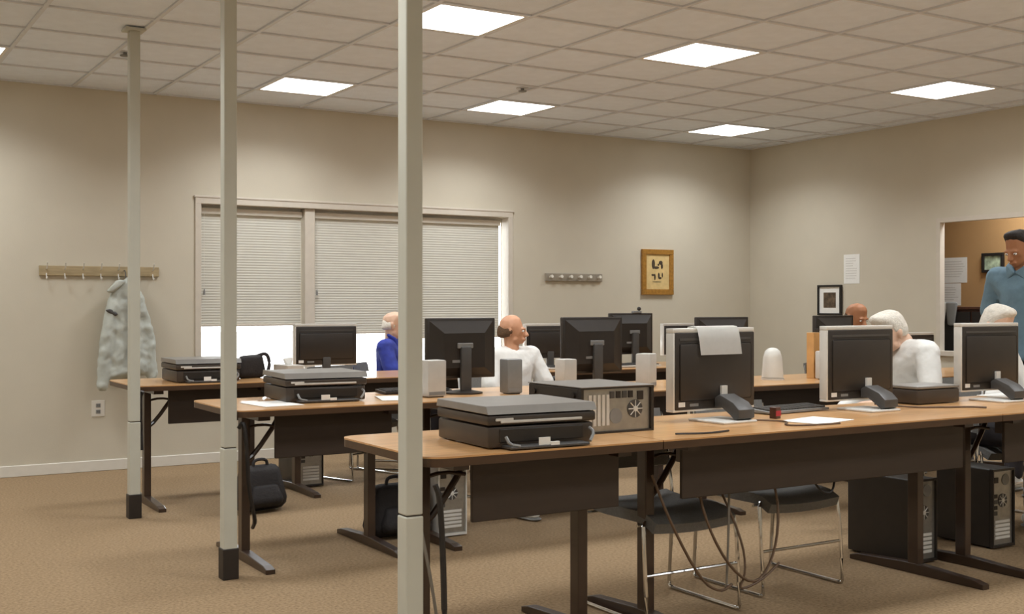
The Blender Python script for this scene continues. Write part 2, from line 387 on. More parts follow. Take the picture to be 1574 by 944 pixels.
# ------------------------------------------------------------------ desks
DZ = .785
ROWY = {'A': 7.66, 'B': 5.72, 'C': 3.755}
def desk(x0, x1, row, legs, label, group, corner_l=False, panel=True):
    yc = ROWY[row]; t = thing('training_table', label, 'table', ((x0+x1)/2, yc, 0), group=group)
    hw = (x1-x0)/2-.002; d = .375; r = .07
    poly = []
    if corner_l:
        for a in range(7): th = math.pi+a*math.pi/12; poly.append((-hw+r+r*math.cos(th), -d+r+r*math.sin(th)))
    else: poly.append((-hw, -d))
    poly += [(hw, -d), (hw, d)]
    if corner_l:
        for a in range(7): th = math.pi/2+a*math.pi/12; poly.append((-hw+r+r*math.cos(th), d-r+r*math.sin(th)))
    else: poly.append((-hw, d))
    B().prism(poly, 'z', DZ-.006, DZ).obj('tabletop', 'wood_top', t)
    ins = [(u*(1-.0005/hw), v) for u, v in poly]
    B().prism(poly, 'z', DZ-.034, DZ-.006).obj('edge_band', 'wood_edge', t)
    for lx in legs:
        x = lx-(x0+x1)/2
        lg = B().box(x-.022, x+.022, -.03, .03, .03, DZ-.034, bev=.004).obj('leg', 'brown_metal', t)
        B().prism([(-.39, .0), (-.39, .022), (-.34, .034), (-.05, .05), (.05, .05), (.34, .034), (.39, .022), (.39, 0)], 'x', x-.024, x+.024, bev=.004).obj('foot', 'brown_metal', lg)
        B().box(x-.03, x+.03, -.3, .3, DZ-.06, DZ-.034).obj('top_rail', 'brown_metal', lg)
        s = 1 if x < 0 else -1
        B().tube([(x, .0, DZ-.30), (x+s*.06, 0, DZ-.25), (x+s*.17, 0, DZ-.10), (x+s*.19, 0, DZ-.034)], .013, 8, 1).obj('folding_brace', 'brown_metal', lg)
        B().tube([(x, -.02, DZ-.12), (x+s*.08, -.02, DZ-.105), (x+s*.17, -.02, DZ-.12)], .008, 6, 1).obj('brace_link', 'brown_metal', lg)
    if panel:
        a, c = -hw+.20, hw-.10
        if hw < .6: a = -hw+.24
        B().box(a, c, -.24, -.222, .53, DZ-.034, bev=.003, seg=1).obj('modesty_panel', 'panel_brown', t)
        for u in (a+.05, c-.05): B().box(u-.015, u+.015, -.222, -.16, DZ-.12, DZ-.034).obj('bracket', 'brown_metal', t)
    return t
T1, T2, T3, T4 = (1.745, 2.72), (2.72, 4.70), (4.70, 6.68), (6.68, 8.20)
L1, L2, L3, L4 = (1.91, 2.60), (2.93, 4.56), (4.91, 6.5), (6.85, 8.05)
names = {'C': 'front', 'B': 'middle', 'A': 'farthest'}
post = {'C': 'nearest post', 'B': 'middle post', 'A': 'far slim post'}
for row in 'ABC':
    g = 'wood-topped tables in rows'
    desk(*T1, row, L1, 'small round-cornered end table of the %s row, by the %s' % (names[row], post[row]), g, True)
    desk(*T2, row, L2, {'A': 'second table of the farthest row, below the middle blind, under a slim monitor', 'B': 'second table of the middle row, carrying black monitors and small grey speakers', 'C': 'long front table with the tipped computer case and the silver monitor draped with paper'}[row], g)
    desk(*T3, row, L3, {'A': 'third table of the farthest row, below the right-hand peg rail', 'B': 'third table of the middle row, carrying the white cone and the upright tan box', 'C': 'front table at the right edge of the picture with two silver-edged monitors'}[row], g)
    if row == 'B': desk(*T4, row, L4, 'last table of the middle row, toward the right wall behind white-shirted sitter', g)

# ------------------------------------------------------------------ printers
def printer(loc, rz, label, w=.44, d=.42, h=.15):
    t = thing('printer', label, 'printer', loc, rz, 'black desktop printers'); hw, hd = w/2, d/2
    B().box(-hw+.006, hw-.006, -hd+.01, hd, .004, .078, bev=.008).obj('base', 'printer_black', t, True)
    B().box(-hw, hw, -hd, hd, .083, .118, bev=.008).obj('upper_body', 'printer_black', t, True)
    B().prism([(-hd-.004, .122), (-hd+.012, h), (hd-.01, h), (hd, .122)], 'x', -hw-.002, hw+.002, bev=.003).obj('scanner_lid', 'grey_lid', t)
    B().box(-hw+.05, hw-.06, -hd-.004, -hd+.02, .09, .10, bev=.003).obj('control_strip', 'silver_plastic', t)
    B().box(-hw+.03, -hw+.10, -hd-.003, -hd+.02, .098, .108, bev=.002).obj('button_strip', 'silver_plastic', t)
    B().box(-hw+.05, hw-.05, -hd+.006, -hd+.03, .022, .07, bev=.003).obj('output_slot', 'black_plastic', t)
    tr = B().box(-hw+.06, hw-.06, -hd-.055, -hd+.03, .004, .014, bev=.003).obj('output_tray', 'dark_grey', t)
    B().tube([(-hw+.06, -hd-.02, .045), (-hw+.065, -hd-.04, .02), (-hw+.1, -hd-.052, .014)], .006, 6, 1).obj('tray_arm', 'mid_grey', t)
    B().tube([(hw-.03, -hd-.0, .06), (hw-.02, -hd-.02, .045), (hw-.05, -hd-.04, .016)], .006, 6, 1).obj('tray_arm', 'mid_grey', t)
    B().box(-.045, .0, -hd-.05, -hd-.046, .012, .04).obj('card', 'paper', t)
    B().box(.0, .035, -hd-.055, -hd-.045, .012, .024).obj('card', 'paper', t)
    for u in (-hw+.04, hw-.04):
        for v in (-hd+.05, hd-.05): B().cyl((u, v, 0), (u, v, .006), .012, n=10).obj('rubber_foot', 'boot_black', t)
    return t
printer((2.245, 3.655, DZ), math.radians(-3), 'black printer in the foreground, on the front end table right of the nearest post')
printer((2.33, 5.83, DZ), math.radians(-4), 'black printer on the middle row between the middle post and nearest post')
printer((2.25, 7.62, DZ), math.radians(-2), 'dark printer on the farthest end table beside the jacket', w=.42)

# ------------------------------------------------------------------ monitors
def mon_silver(loc, rz, label, w=.47, h=.355, lift=.045, arm=True, group='silver-edged monitors seen from behind'):
    t = thing('monitor', label, 'monitor', loc, rz, group); hw = w/2; z0, z1 = lift, lift+h
    fr = B()
    e, et, er = .010, .020, .005
    for bb in ((-hw, hw, z0, z0+e), (-hw, hw, z1-et, z1), (-hw, -hw+e, z0+e, z1-et), (hw-er, hw, z0+e, z1-et)): fr.box(bb[0], bb[1], -.012, .034, bb[2], bb[3], bev=.0025)
    fr.obj('bezel', 'silver', t, True)
    B().box(-hw+e, hw-er, .012, .024, z0+e, z1-et).obj('screen', 'screen', t)
    sh = B().box(-hw+e-.002, hw-er+.002, -.017, .012, z0+e-.002, z1-et+.002, bev=.006).obj('back_shell', 'black_plastic', t, True)
    B().box(-hw+.03, hw-.03, -.024, -.014, z0+.045, z1-.065, bev=.008).obj('back_bulge', 'black_plastic', sh, True)
    B().box(-hw+.03, hw-.03, -.019, -.014, z1-.052, z1-.042).obj('vent_strip', 'dark_grey', sh)
    B().box(-hw+.025, -hw+.062, -.0185, -.0155, z0+.022, z0+.042).obj('sticker', 'paper', sh)
    B().box(-hw+.09, -hw+.14, -.0185, -.0155, z0+.022, z0+.034).obj('sticker', 'mid_grey', sh)
    if arm:
        ar = B().prism([(-.02, .10), (-.05, .115), (-.13, .085), (-.165, .055), (-.165, .02), (-.14, .008), (-.11, .03), (-.06, .06), (-.02, .06)], 'x', -.012, .085, bev=.006).obj('stand_arm', 'dark_grey', t, True)
        B().box(-.11, .09, -.175, .04, 0, .010, bev=.004).obj('stand_base', 'silver_plastic', t, True)
        B().box(.02, .055, -.034, -.022, .11, .15).obj('socket', 'silver_plastic', sh)
    else:
        B().box(-.03, .03, -.03, .0, .01, z0+.06, bev=.006).obj('stand_neck', 'dark_grey', t, True)
        B().lathe([(.105, 0), (.105, .006), (.04, .016)], 24).obj('stand_base', 'silver_plastic', t, True)
    return t
def mon_black(loc, rz, label, w=.44, h=.34, lift=.09, webcam=False):
    t = thing('monitor', label, 'monitor', loc, rz, 'black monitors seen from behind'); hw = w/2; z0, z1 = lift, lift+h
    B().box(-hw, hw, -.012, .022, z0, z1, bev=.006).obj('bezel', 'black_plastic', t, True)
    B().box(-hw+.015, hw-.015, .020, .024, z0+.015, z1-.015).obj('screen', 'screen', t)
    b = B(); bm = b.bm
    o = [(-hw+.012, z0+.012), (hw-.012, z0+.012), (hw-.012, z1-.012), (-hw+.012, z1-.012)]
    q = [(-hw+.09, z0+.06), (hw-.09, z0+.06), (hw-.09, z1-.085), (-hw+.09, z1-.085)]
    A = [bm.verts.new((x, -.010, z)) for x, z in o]; D = [bm.verts.new((x, -.05, z)) for x, z in q]
    for i in range(4): bm.faces.new((A[i], A[(i+1) % 4], D[(i+1) % 4], D[i]))
    bm.faces.new(D); bm.faces.new(A[::-1]); bmesh.ops.recalc_face_normals(bm, faces=bm.faces[:])
    sh = b.obj('back_shell', 'black_plastic', t)
    B().box(-.05, .05, -.06, -.048, z0+.17, z0+.20, bev=.004).obj('hinge_cover', 'mid_grey', sh)
    B().box(-.08, -.03, -.052, -.049, z0+.09, z0+.105).obj('sticker', 'mid_grey', sh)
    B().box(-.032, .032, -.075, -.045, .01, z0+.18, bev=.008).obj('stand_neck', 'dark_grey', t, True)
    B().lathe([(.11, 0), (.11, .008), (.05, .02)], 28, (0, -.03, 0)).obj('stand_base', 'black_plastic', t, True)
    if webcam:
        wc = B().box(.02, .10, -.02, .02, z1, z1+.018, bev=.004).obj('webcam_clip', 'mid_grey', t)
        B().ball((.085, 0, z1+.035), (.018, .018, .018)).obj('webcam', 'black_plastic', wc, True)
    return t
mon_silver((3.38, 3.86, DZ), math.radians(4), 'largest silver-edged monitor, on the front row with a white sheet over its top', w=.49)
mon_silver((4.33, 3.90, DZ), math.radians(2), 'silver-edged monitor on the front row between the paper-draped one and white-shirted sitter')
mon_silver((5.33, 3.92, DZ), math.radians(0), 'silver-edged monitor at the right, before a white-haired person in white', lift=.05)
mon_silver((3.17, 7.72, DZ), 0, 'slim monitor with pale top edge standing against the bright window, left of the blue-shirted man', h=.295, w=.465, lift=.07, arm=False)
mon_silver((5.06, 7.72, DZ), 0, 'silver-edged monitor on the farthest row, right of the bald man in white', h=.28, w=.45, lift=.07, arm=False)
mon_silver((6.42, 7.72, DZ), 0, 'low monitor on the farthest row, peeking over the paper-draped monitor from the left', h=.27, w=.43, lift=.07, arm=False)
mon_silver((7.16, 5.90, DZ), 0, 'white-framed monitor corner behind the white-shirted sitter near the right wall', h=.24, w=.40, lift=.05, arm=False)
mon_black((3.19, 5.78, DZ), 0, 'black monitor with neck stand just right of the nearest post, between two grey speakers', lift=.085)
mon_black((4.10, 5.78, DZ), 0, 'black monitor behind the tipped computer case, overlapping the webcam monitor', lift=.085)
mon_black((5.87, 7.72, DZ), 0, 'black monitor with a small webcam on top, below the gold picture', webcam=True, lift=.09)
mon_black((5.14, 5.78, DZ), 0, 'black monitor top showing just above the paper-draped silver monitor', lift=.08)
mon_black((6.19, 5.80, DZ), math.radians(6), 'black monitor below the black-framed picture with white mat', lift=.085, w=.42)
# sheet draped over the paper-draped monitor
b = B(); bm = b.bm; rows = []
prof = [(-.034, -.118), (-.031, -.06), (-.024, -.01), (-.014, .004), (.01, .006), (.036, .002), (.041, -.03), (.043, -.07)]
for y, z in prof: rows.append([bm.verts.new((x+(.012*(-z/.118) if z < 0 else 0), y-abs(x-.02)*.02, z)) for x in (-.125, -.06, 0, .06, .125)])
for u, v in zip(rows, rows[1:]):
    for i in range(4): bm.faces.new((u[i], u[i+1], v[i+1], v[i]))
bmesh.ops.solidify(bm, geom=bm.faces[:], thickness=.0015)
tag(b.obj('paper_sheet', 'paper', None, True, loc=(3.385, 3.860, DZ+.045+.355+.003), rot=(0, 0, math.radians(4))), 'white sheet of paper folded over the top of the largest silver monitor', 'paper')

# ------------------------------------------------------------------ computer towers
def tower(loc, rz, label, name='computer_tower', rot=None, w=.18, d=.42, h=.42, fz=.60, cm='black_plastic', lid=None):
    t = thing(name, label, 'computer', loc, rz, 'computer towers', rot); hw, hd = w/2, d/2
    b = B(); e = .012
    b.box(-hw, hw, -hd+.02, hd, .008, h, bev=.006)
    for bb in ((-hw, hw, .008, .008+e), (-hw, hw, h-e, h), (-hw, -hw+e*.6, .008+e, h-e), (hw-e*.6, hw, .008+e, h-e)): b.box(bb[0], bb[1], -hd, -hd+.02, bb[2], bb[3])
    b.obj('case', cm, t)
    if lid: B().box(-hw-.004, -hw, -hd-.004, hd, .004, h+.004, bev=.0015, seg=1).obj('side_panel', lid, t)
    rp = B().box(-hw+.008, hw-.008, -hd+.012, -hd+.021, .021, h-.013).obj('rear_panel', 'steel', t)
    y = -hd+.012
    z = h-.06
    B().lathe([(.036, 0), (.036, .004)], 20).obj('fan_ring', 'dark_grey', rp, loc=(.0, y, h*fz), rot=(math.pi/2, 0, 0))
    f = B()
    for k in range(8):
        a = k*math.pi/4; f.cyl((0, 0, .005), (.034*math.cos(a), .034*math.sin(a), .005), .0022, n=5)
    f.cyl((0, 0, .003), (0, 0, .008), .011, n=12); f.obj('fan_grille', 'silver', rp, loc=(.0, y, h*fz), rot=(math.pi/2, 0, 0))
    B().box(-hw+.02, -hw+.055, y-.004, y+.002, h-.075, h-.045, bev=.002).obj('power_socket', 'boot_black', rp)
    B().lathe([(.03, 0), (.03, .003)], 18).obj('supply_vent', 'mid_grey', rp, loc=(.025, y, (h-.06) if fz < .7 else h*.5), rot=(math.pi/2, 0, 0))
    for k in range(5): B().box(-hw+.03, hw-.03, y-.003, y+.002, .05+k*.021, .064+k*.021).obj('slot_cover', 'silver_plastic', rp)
    for k in range(4): B().box(-hw+.018, -hw+.045, y-.005, y+.002, h*.42+k*.03, h*.42+.02+k*.03).obj('port', 'boot_black' if k % 2 else 'dark_grey', rp)
    for u in (-hw+.03, hw-.03):
        for v in (-hd+.05, hd-.05): B().cyl((u, v, 0), (u, v, .009), .012, n=8).obj('rubber_foot', 'boot_black', t)
    return t
tower((4.76, 4.07, 0), 0, 'black computer tower on the floor under the front row, left of another tower')
tower((5.42, 4.07, 0), 0, 'black computer tower on the floor at the right edge, right of another tower', d=.36)
tower((3.065, 7.93, 0), 0, 'computer tower on the carpet under the far row, below the slim window monitor')
tower((3.08, 5.87, 0), 0, 'silver-edged computer tower on the carpet under the middle row, just right of the nearest post', cm='silver_plastic', d=.40, h=.40)
# lying on its side: rear with fan faces the camera
tower((2.545, 3.86, DZ+.09), 0, 'computer case tipped on its side behind the foreground printer, its fan grille showing', rot=(0, math.pi/2, 0), h=.36, d=.38, fz=.76, lid='grey_lid')

# ------------------------------------------------------------------ speakers and small desk items
def speaker(loc, rz, label, h=.2, w=.085, mat='speaker_grey'):
    t = thing('desktop_speaker', label, 'speaker', loc, rz, 'small desktop speakers')
    B().prism([(-w/2, -.05), (w/2, -.05), (w/2+.006, .04), (-w/2-.006, .04)], 'z', .004, h, bev=.007).obj('cabinet', mat, t, True)
    B().box(-w/2+.004, w/2-.004, .038, .046, .02, h-.02, bev=.003).obj('grille', 'dark_grey', t)
    B().box(-w/2+.006, w/2-.006, -.052, -.045, .012, .03).obj('terminal_plate', 'mid_grey', t)
    B().box(-w/2+.01, w/2-.01, -.04, .03, 0, .005).obj('rubber_foot', 'boot_black', t)
speaker((2.93, 5.63, DZ), .1, 'light grey desktop speaker half hidden by the right side of the nearest post', h=.20, w=.115)
speaker((3.415, 5.60, DZ), -.1, 'grey speaker before the bald man, right of the neck-stand monitor', h=.195, w=.09, mat='mid_grey')
speaker((3.80, 5.62, DZ), 0, 'pale speaker left of the monitor behind the tipped computer case', h=.185)
speaker((4.37, 5.60, DZ), .5, 'rounded pale speaker between the webcam monitor and the paper-draped monitor', h=.205, w=.10)
speaker((5.86, 5.56, DZ), 0, 'pale speaker beside the tan box, left of the second silver-edged monitor', h=.19, w=.10)
t = thing('table_lamp', 'white tapered cone with rounded top, on the middle row right of the paper-draped monitor', 'lamp', (5.53, 5.72, DZ))
B().lathe([(.075, 0), (.075, .012), (.02, .016)], 24).obj('base', 'silver_plastic', t, True)
B().lathe([(.072, .016), (.062, .15), (.05, .19), (.03, .208), (.01, .213)], 28).obj('shade', 'lamp_white', t, True)
t = thing('file_box', 'upright tan and black file box left of the monitor under the black-framed picture', 'box', (5.90, 5.70, DZ), math.radians(8))
B().box(-.05, .035, -.03, .03, 0, .31, bev=.003).obj('box_body', 'tan_board', t)
B().box(.035, .075, -.03, .03, 0, .335, bev=.003).obj('folder', 'black_plastic', t)
tag(B().box(-.14, .14, -.1, .1, 0, .002).obj('paper_sheet', 'paper', None, loc=(3.74, 3.60, DZ+.001), rot=(0, 0, .25)), 'loose white sheet lying flat on the front row between the two left silver monitors', 'paper')
tag(B().box(-.105, .105, -.15, .15, 0, .003).obj('paper_sheet', 'paper', None, loc=(2.02, 5.62, DZ+.001), rot=(0, 0, .1)), 'white sheet lying on the corner of the middle end table, left of its printer', 'paper')
tag(B().box(-.105, .105, -.15, .15, 0, .003).obj('paper_sheet', 'paper', None, loc=(2.72, 5.62, DZ+.001), rot=(0, 0, -.3)), 'white sheet on the middle row, between its printer and the nearest post', 'paper')
tag(B().box(-.14, .14, -.09, .09, 0, .006, bev=.002).obj('paper_stack', 'paper', None, loc=(5.63, 4.03, DZ+.001), rot=(0, 0, .1)), 'white papers lying at the foot of the right silver-edged monitor', 'paper')
def keyboard(loc, rz, label, mat='black_plastic'):
    t = thing('keyboard', label, 'keyboard', loc, rz, 'desk keyboards')
    B().prism([(-.07, .004), (.07, .004), (.07, .024), (-.07, .014)], 'x', -.21, .21, bev=.003).obj('case', mat, t)
    km = B().box(-.007, .007, -.007, .007, 0, .006, bev=.002, seg=1).mesh('keycaps', 'dark_grey' if mat != 'black_plastic' else 'boot_black')
    k = B()
    for i in range(20):
        for j in range(5): k.box(-.198+i*.02, -.182+i*.02, -.055+j*.022, -.037+j*.022, .015+j*.0015, .022+j*.0016)
    o = k.obj('keycaps', 'dark_grey', t); o['kind'] = 'stuff'
keyboard((2.98, 5.95, DZ), 0, 'keyboard behind the nearest post on the middle row')
keyboard((3.95, 3.98, DZ), .1, 'grey keyboard between the paper-draped monitor and the second silver monitor', 'mid_grey')
keyboard((5.12, 7.55, DZ), 0, 'pale keyboard on the farthest row below its silver-edged monitor', 'silver_plastic')
keyboard((5.75, 7.5, DZ), 0, 'pale keyboard on the farthest row below the webcam monitor', 'silver_plastic')
t = thing('ink_box', 'tiny dark red box standing on the front row behind the loose sheet', 'box', (3.66, 3.77, DZ), .2)
B().box(-.018, .018, -.018, .018, 0, .05, bev=.003).obj('carton', 'dark_wood', t)
B().box(-.0185, .0185, -.0185, -.017, .012, .035).obj('label_band', 'red_fabric', t)
# black flat device behind the second silver monitor, on the front row
t = thing('scanner', 'flat dark scanner on the front row, before the white-shirted sitter', 'scanner', (4.90, 4.0, DZ), 0)
B().box(-.16, .16, -.11, .11, .004, .075, bev=.008).obj('base', 'printer_black', t, True)
B().box(-.16, .16, -.11, .11, .078, .092, bev=.004).obj('lid', 'grey_lid', t, True)
# clutter on the farthest end table and windowsill side
t = thing('shoulder_bag', 'small dark patterned bag right of the printer on the farthest end table', 'bag', (2.61, 7.70, DZ), .2)
B().hull([((-.07, 0, .04), .04), ((.08, 0, .04), .04), ((-.05, 0, .12), .035), ((.07, 0, .13), .03)]).obj('bag_body', 'bag_black', t, True)
B().tube([(.06, 0, .15), (.12, -.02, .17), (.14, -.03, .10), (.12, -.03, .03)], .012, 8, 2).obj('strap', 'trouser_dark', t, True)
t = thing('tissue_box', 'small grey box with a crumpled tissue on the second farthest table, behind the middle printer', 'box', (2.85, 7.6, DZ), .1)
B().box(-.06, .06, -.11, .11, 0, .09, bev=.004).obj('carton', 'speaker_grey', t)
B().hull([((0, 0, .09), .025), ((.02, .0, .13), .012), ((-.025, .01, .125), .01)], 1).obj('tissue', 'paper', t)

# ------------------------------------------------------------------ chairs
def make_chair():
    t = thing('stacking_chair', '', 'chair')
    b = B(); bm = b.bm; rows = []
    for i in range(9):
        y = -.23+i*.0575; z = .445-(.035*((-.12-y)/.11)**2 if y < -.12 else 0)+(.012*((y-.1)/.13)**2 if y > .1 else 0)
        rows.append([bm.verts.new((x, y, z-.012*(1-(x/.21)**2))) for x in (-.21, -.18, -.09, 0, .09, .18, .21)])
    for u, v in zip(rows, rows[1:]):
        for i in range(6): bm.faces.new((u[i], u[i+1], v[i+1], v[i]))
    bmesh.ops.recalc_face_normals(bm, faces=bm.faces[:]); bmesh.ops.solidify(bm, geom=bm.faces[:], thickness=.045)
    b.obj('seat', 'seat_fabric', t, True, angle=60)
    b = B(); bm = b.bm; rows = []
    for i in range(6):
        z = .56+i*.05; rows.append([bm.verts.new((x, .25+.02*(1-(x/.22)**2)+i*.012, z)) for x in (-.22, -.15, -.05, .05, .15, .22)])
    for u, v in zip(rows, rows[1:]):
        for i in range(5): bm.faces.new((u[i], u[i+1], v[i+1], v[i]))
    bmesh.ops.recalc_face_normals(bm, faces=bm.faces[:]); bmesh.ops.solidify(bm, geom=bm.faces[:], thickness=.03)
    b.obj('backrest', 'seat_fabric', t, True, angle=60)
    for s in (-1, 1):
        x = s*.245
        fr = B().tube([(s*.22, -.17, .41), (x, -.19, .39), (x, -.215, .03), (x, -.21, .010), (x, -.18, .0085), (x, .22, .0085), (x, .25, .012), (x, .25, .05), (x, .225, .38), (x, .235, .50), (x-s*.02, .285, .80)], .0085, 8, 1).obj('side_frame', 'chrome', t, True)
    B().tube([(-.245, -.202, .20), (.245, -.202, .20)], .007, 8).obj('front_crossbar', 'chrome', t, True)
    B().tube([(-.245, .20, .395), (.245, .20, .395)], .007, 8).obj('rear_crossbar', 'chrome', t, True)
    B().tube([(-.245, -.15, .395), (.245, -.15, .395)], .007, 8).obj('seat_rail', 'chrome', t, True)
    return t
ch0 = make_chair(); ch0.location = (3.12, 3.89, 0); ch0['label'] = 'grey padded chrome chair under the front table, nearest the camera'; ch0['group'] = 'chrome sled-base chairs'
for loc, rz, lab in (((3.84, 3.99, 0), 0, 'grey padded chrome chair under the front table, left of the floor computer towers'),
                     ((3.56, 8.06, 0), math.radians(20), 'chrome-legged empty chair under the farthest row, below the slim window monitor'),
                     ((4.00, 8.40, 0), math.radians(45), 'chair occupied by the man in blue at the farthest row'),
                     ((4.06, 6.66, 0), math.radians(8), 'chair occupied by the bald man in a white T-shirt'),
                     ((7.14, 6.50, 0), 0, 'chair under the sitter whose brown scalp shows over the monitor'),
                     ((5.47, 4.51, 0), math.radians(-105), 'chair of the white-shirted sitter between two silver-edged monitors'),
                     ((6.17, 4.62, 0), math.radians(4), 'chair of the white-haired person behind the right silver-edged monitor')):
    dup(ch0, loc, rz, lab, 'chrome sled-base chairs')

# ------------------------------------------------------------------ bags on the floor
def backpack(loc, rz, label, s=1.0, red=True):
    t = thing('backpack', label, 'bag', loc, rz, 'bags on the floor')
    B().hull([((-.13*s, 0, .09*s), .085*s), ((.13*s, 0, .09*s), .085*s), ((-.10*s, .01, .27*s), .07*s), ((.10*s, .01, .27*s), .07*s)]).obj('bag_body', 'bag_black', t, True)
    B().hull([((-.09*s, -.08*s, .09*s), .05*s), ((.09*s, -.08*s, .09*s), .05*s), ((-.08*s, -.07*s, .17*s), .03*s), ((.08*s, -.07*s, .17*s), .03*s)]).obj('front_pocket', 'bag_black', t, True)
    B().tube([(-.06*s, 0, .33*s), (-.05*s, 0, .38*s), (.05*s, 0, .38*s), (.06*s, 0, .33*s)], .010, 8, 2).obj('carry_handle', 'bag_black', t, True)
    B().tube([(-.15*s, -.02, .32*s), (-.2*s, -.04, .2*s), (-.19*s, -.03, .05*s)], .014, 6, 2).obj('strap', 'bag_black', t, True)
    if red: B().hull([((.10*s, -.02, .335*s), (.06, .02, .012)), ((.16*s, -.02, .31*s), (.02, .02, .012))]).obj('red_lining', 'red_fabric', t, True)
    return t
backpack((2.805, 5.84, 0), .05, 'black backpack with red lining on the carpet just left of the nearest post', .88)
backpack((2.44, 7.0, 0), .2, 'black bag on the carpet just right of the middle post, before the farthest row', .85, False)

# ------------------------------------------------------------------ cables
def cable(pts, r, mat, label, group='loose cables'):
    tag(B().tube(pts, r, 6, 2).obj('cable', mat, None, True), label, 'cable', group)
cable([(3.06, 3.60, .60), (3.08, 3.55, .40), (3.18, 3.52, .22), (3.32, 3.52, .14), (3.45, 3.55, .26), (3.50, 3.58, .45), (3.46, 3.60, .60)], .006, 'cable_brown', 'brown cable looping low beneath the front row, below the paper-draped monitor')
cable([(2.84, 3.60, .62), (2.90, 3.55, .42), (3.02, 3.52, .20), (3.12, 3.52, .14), (3.2, 3.54, .16)], .006, 'cable_brown', 'brown cable hanging between the two dark legs under the tipped computer case')
cable([(3.24, 3.60, .60), (3.20, 3.56, .35), (3.17, 3.54, .14)], .005, 'cable_grey', 'grey cable hanging straight under the nearest chrome chair')
cable([(3.20, 3.66, .60), (3.27, 3.56, .34), (3.27, 3.53, .2), (3.22, 3.53, .13), (3.34, 3.52, .16), (3.45, 3.53, .22)], .005, 'cable_brown', 'brown cable curling beside the grey one under the nearest chair')
cable([(3.66, 3.58, .60), (3.70, 3.56, .50), (3.77, 3.55, .47), (3.82, 3.57, .52), (3.82, 3.60, .62)], .005, 'cable_black', 'small black cable loop between the two chrome chairs under the front row')
cable([(1.76, 3.36, .70), (1.775, 3.355, .66), (1.79, 3.36, .45), (1.79, 3.35, .2), (1.80, 3.33, .012), (1.84, 3.28, .012)], .010, 'cable_black', 'thick black power cord running down right of the nearest post')
cable([(1.775, 3.58, .70), (1.82, 3.52, .40), (1.86, 3.50, .1), (1.84, 3.48, .008), (1.80, 3.45, .008)], .006, 'cable_grey', 'thin grey cord beside the thick one right of the nearest post')
cable([(1.77, 5.38, .70), (1.79, 5.36, .74), (1.80, 5.35, .6), (1.81, 5.36, .42), (1.86, 5.40, .25), (1.88, 5.5, .2)], .010, 'cable_black', 'black cord looping from the middle post to its end table')
cable([(1.77, 7.2, .76), (1.76, 7.22, .72), (1.77, 7.24, .55), (1.77, 7.22, .40)], .012, 'cable_black', 'black cord hanging from the farthest end table by the far slim post')
cable([(2.86, 3.48, DZ+.006), (3.0, 3.44, DZ+.005), (3.12, 3.47, DZ+.005)], .004, 'cable_black', 'short black cable on the front tabletop left of the stand of the paper-draped monitor')
cable([(3.5, 3.72, DZ+.006), (3.60, 3.62, DZ+.004), (3.46, 3.52, DZ+.004), (3.52, 3.46, DZ+.004), (3.72, 3.45, DZ+.004)], .004, 'cable_brown', 'brown cable snaking over the front tabletop before the loose sheet')
cable([(4.44, 3.90, DZ+.02), (4.58, 3.78, DZ+.005), (4.72, 3.72, DZ+.005), (4.86, 3.66, DZ+.005), (4.88, 3.60, DZ+.005)], .005, 'cable_brown', 'brown cable trailing right across the front tabletop from the second silver monitor')
cable([(5.36, 3.70, .70), (5.40, 3.62, .60), (5.46, 3.60, .45), (5.50, 3.65, .25), (5.46, 3.7, .1)], .008, 'cable_grey', 'grey cable drooping at the right edge above the rightmost floor tower')
cable([(5.30, 3.70, .70), (5.28, 3.60, .62), (5.36, 3.58, .56), (5.44, 3.62, .62), (5.42, 3.7, .72)], .008, 'cable_black', 'black cable loop under the front row at the right edge')
cable([(5.46, 3.66, .70), (5.55, 3.6, .5), (5.52, 3.6, .3), (5.45, 3.65, .12), (5.5, 3.7, .02)], .008, 'cable_brown', 'brown cable falling to the floor at the right edge')

# ------------------------------------------------------------------ wall fittings
def rail(x0, x1, z, label, wood, npeg, hooks):
    t = thing('coat_rail', label, 'coat rack', ((x0+x1)/2, YB, z), group='wall coat rails'); hw = (x1-x0)/2
    B().box(-hw, hw, -.022, -.001, -.038, .038, bev=.004).obj('board', wood, t)
    for k in range(npeg):
        x = -hw+.05+k*(2*hw-.1)/(npeg-1)
        if hooks:
            B().tube([(x, -.02, .01), (x, -.05, .015), (x, -.065, .05), (x, -.075, .06)], .004, 6, 1).obj('hook', 'silver_plastic', t, True)
            B().tube([(x, -.02, -.02), (x, -.035, -.055), (x, -.06, -.07), (x, -.07, -.05)], .004, 6, 1).obj('hook', 'silver_plastic', t, True)
        else:
            B().cyl((x, -.02, 0), (x, -.06, .008), .012, .016, 10).obj('peg', 'white_trim', t, True)
    return t
rail(1.53, 2.42, 1.543, 'long wooden coat rail with metal hooks, left wall part by the far slim post', 'rack_wood', 7, True)
rail(6.07, 6.735, 1.548, 'short grey-brown rail with six white pegs, between window and gold picture', 'rail_grey', 6, False)
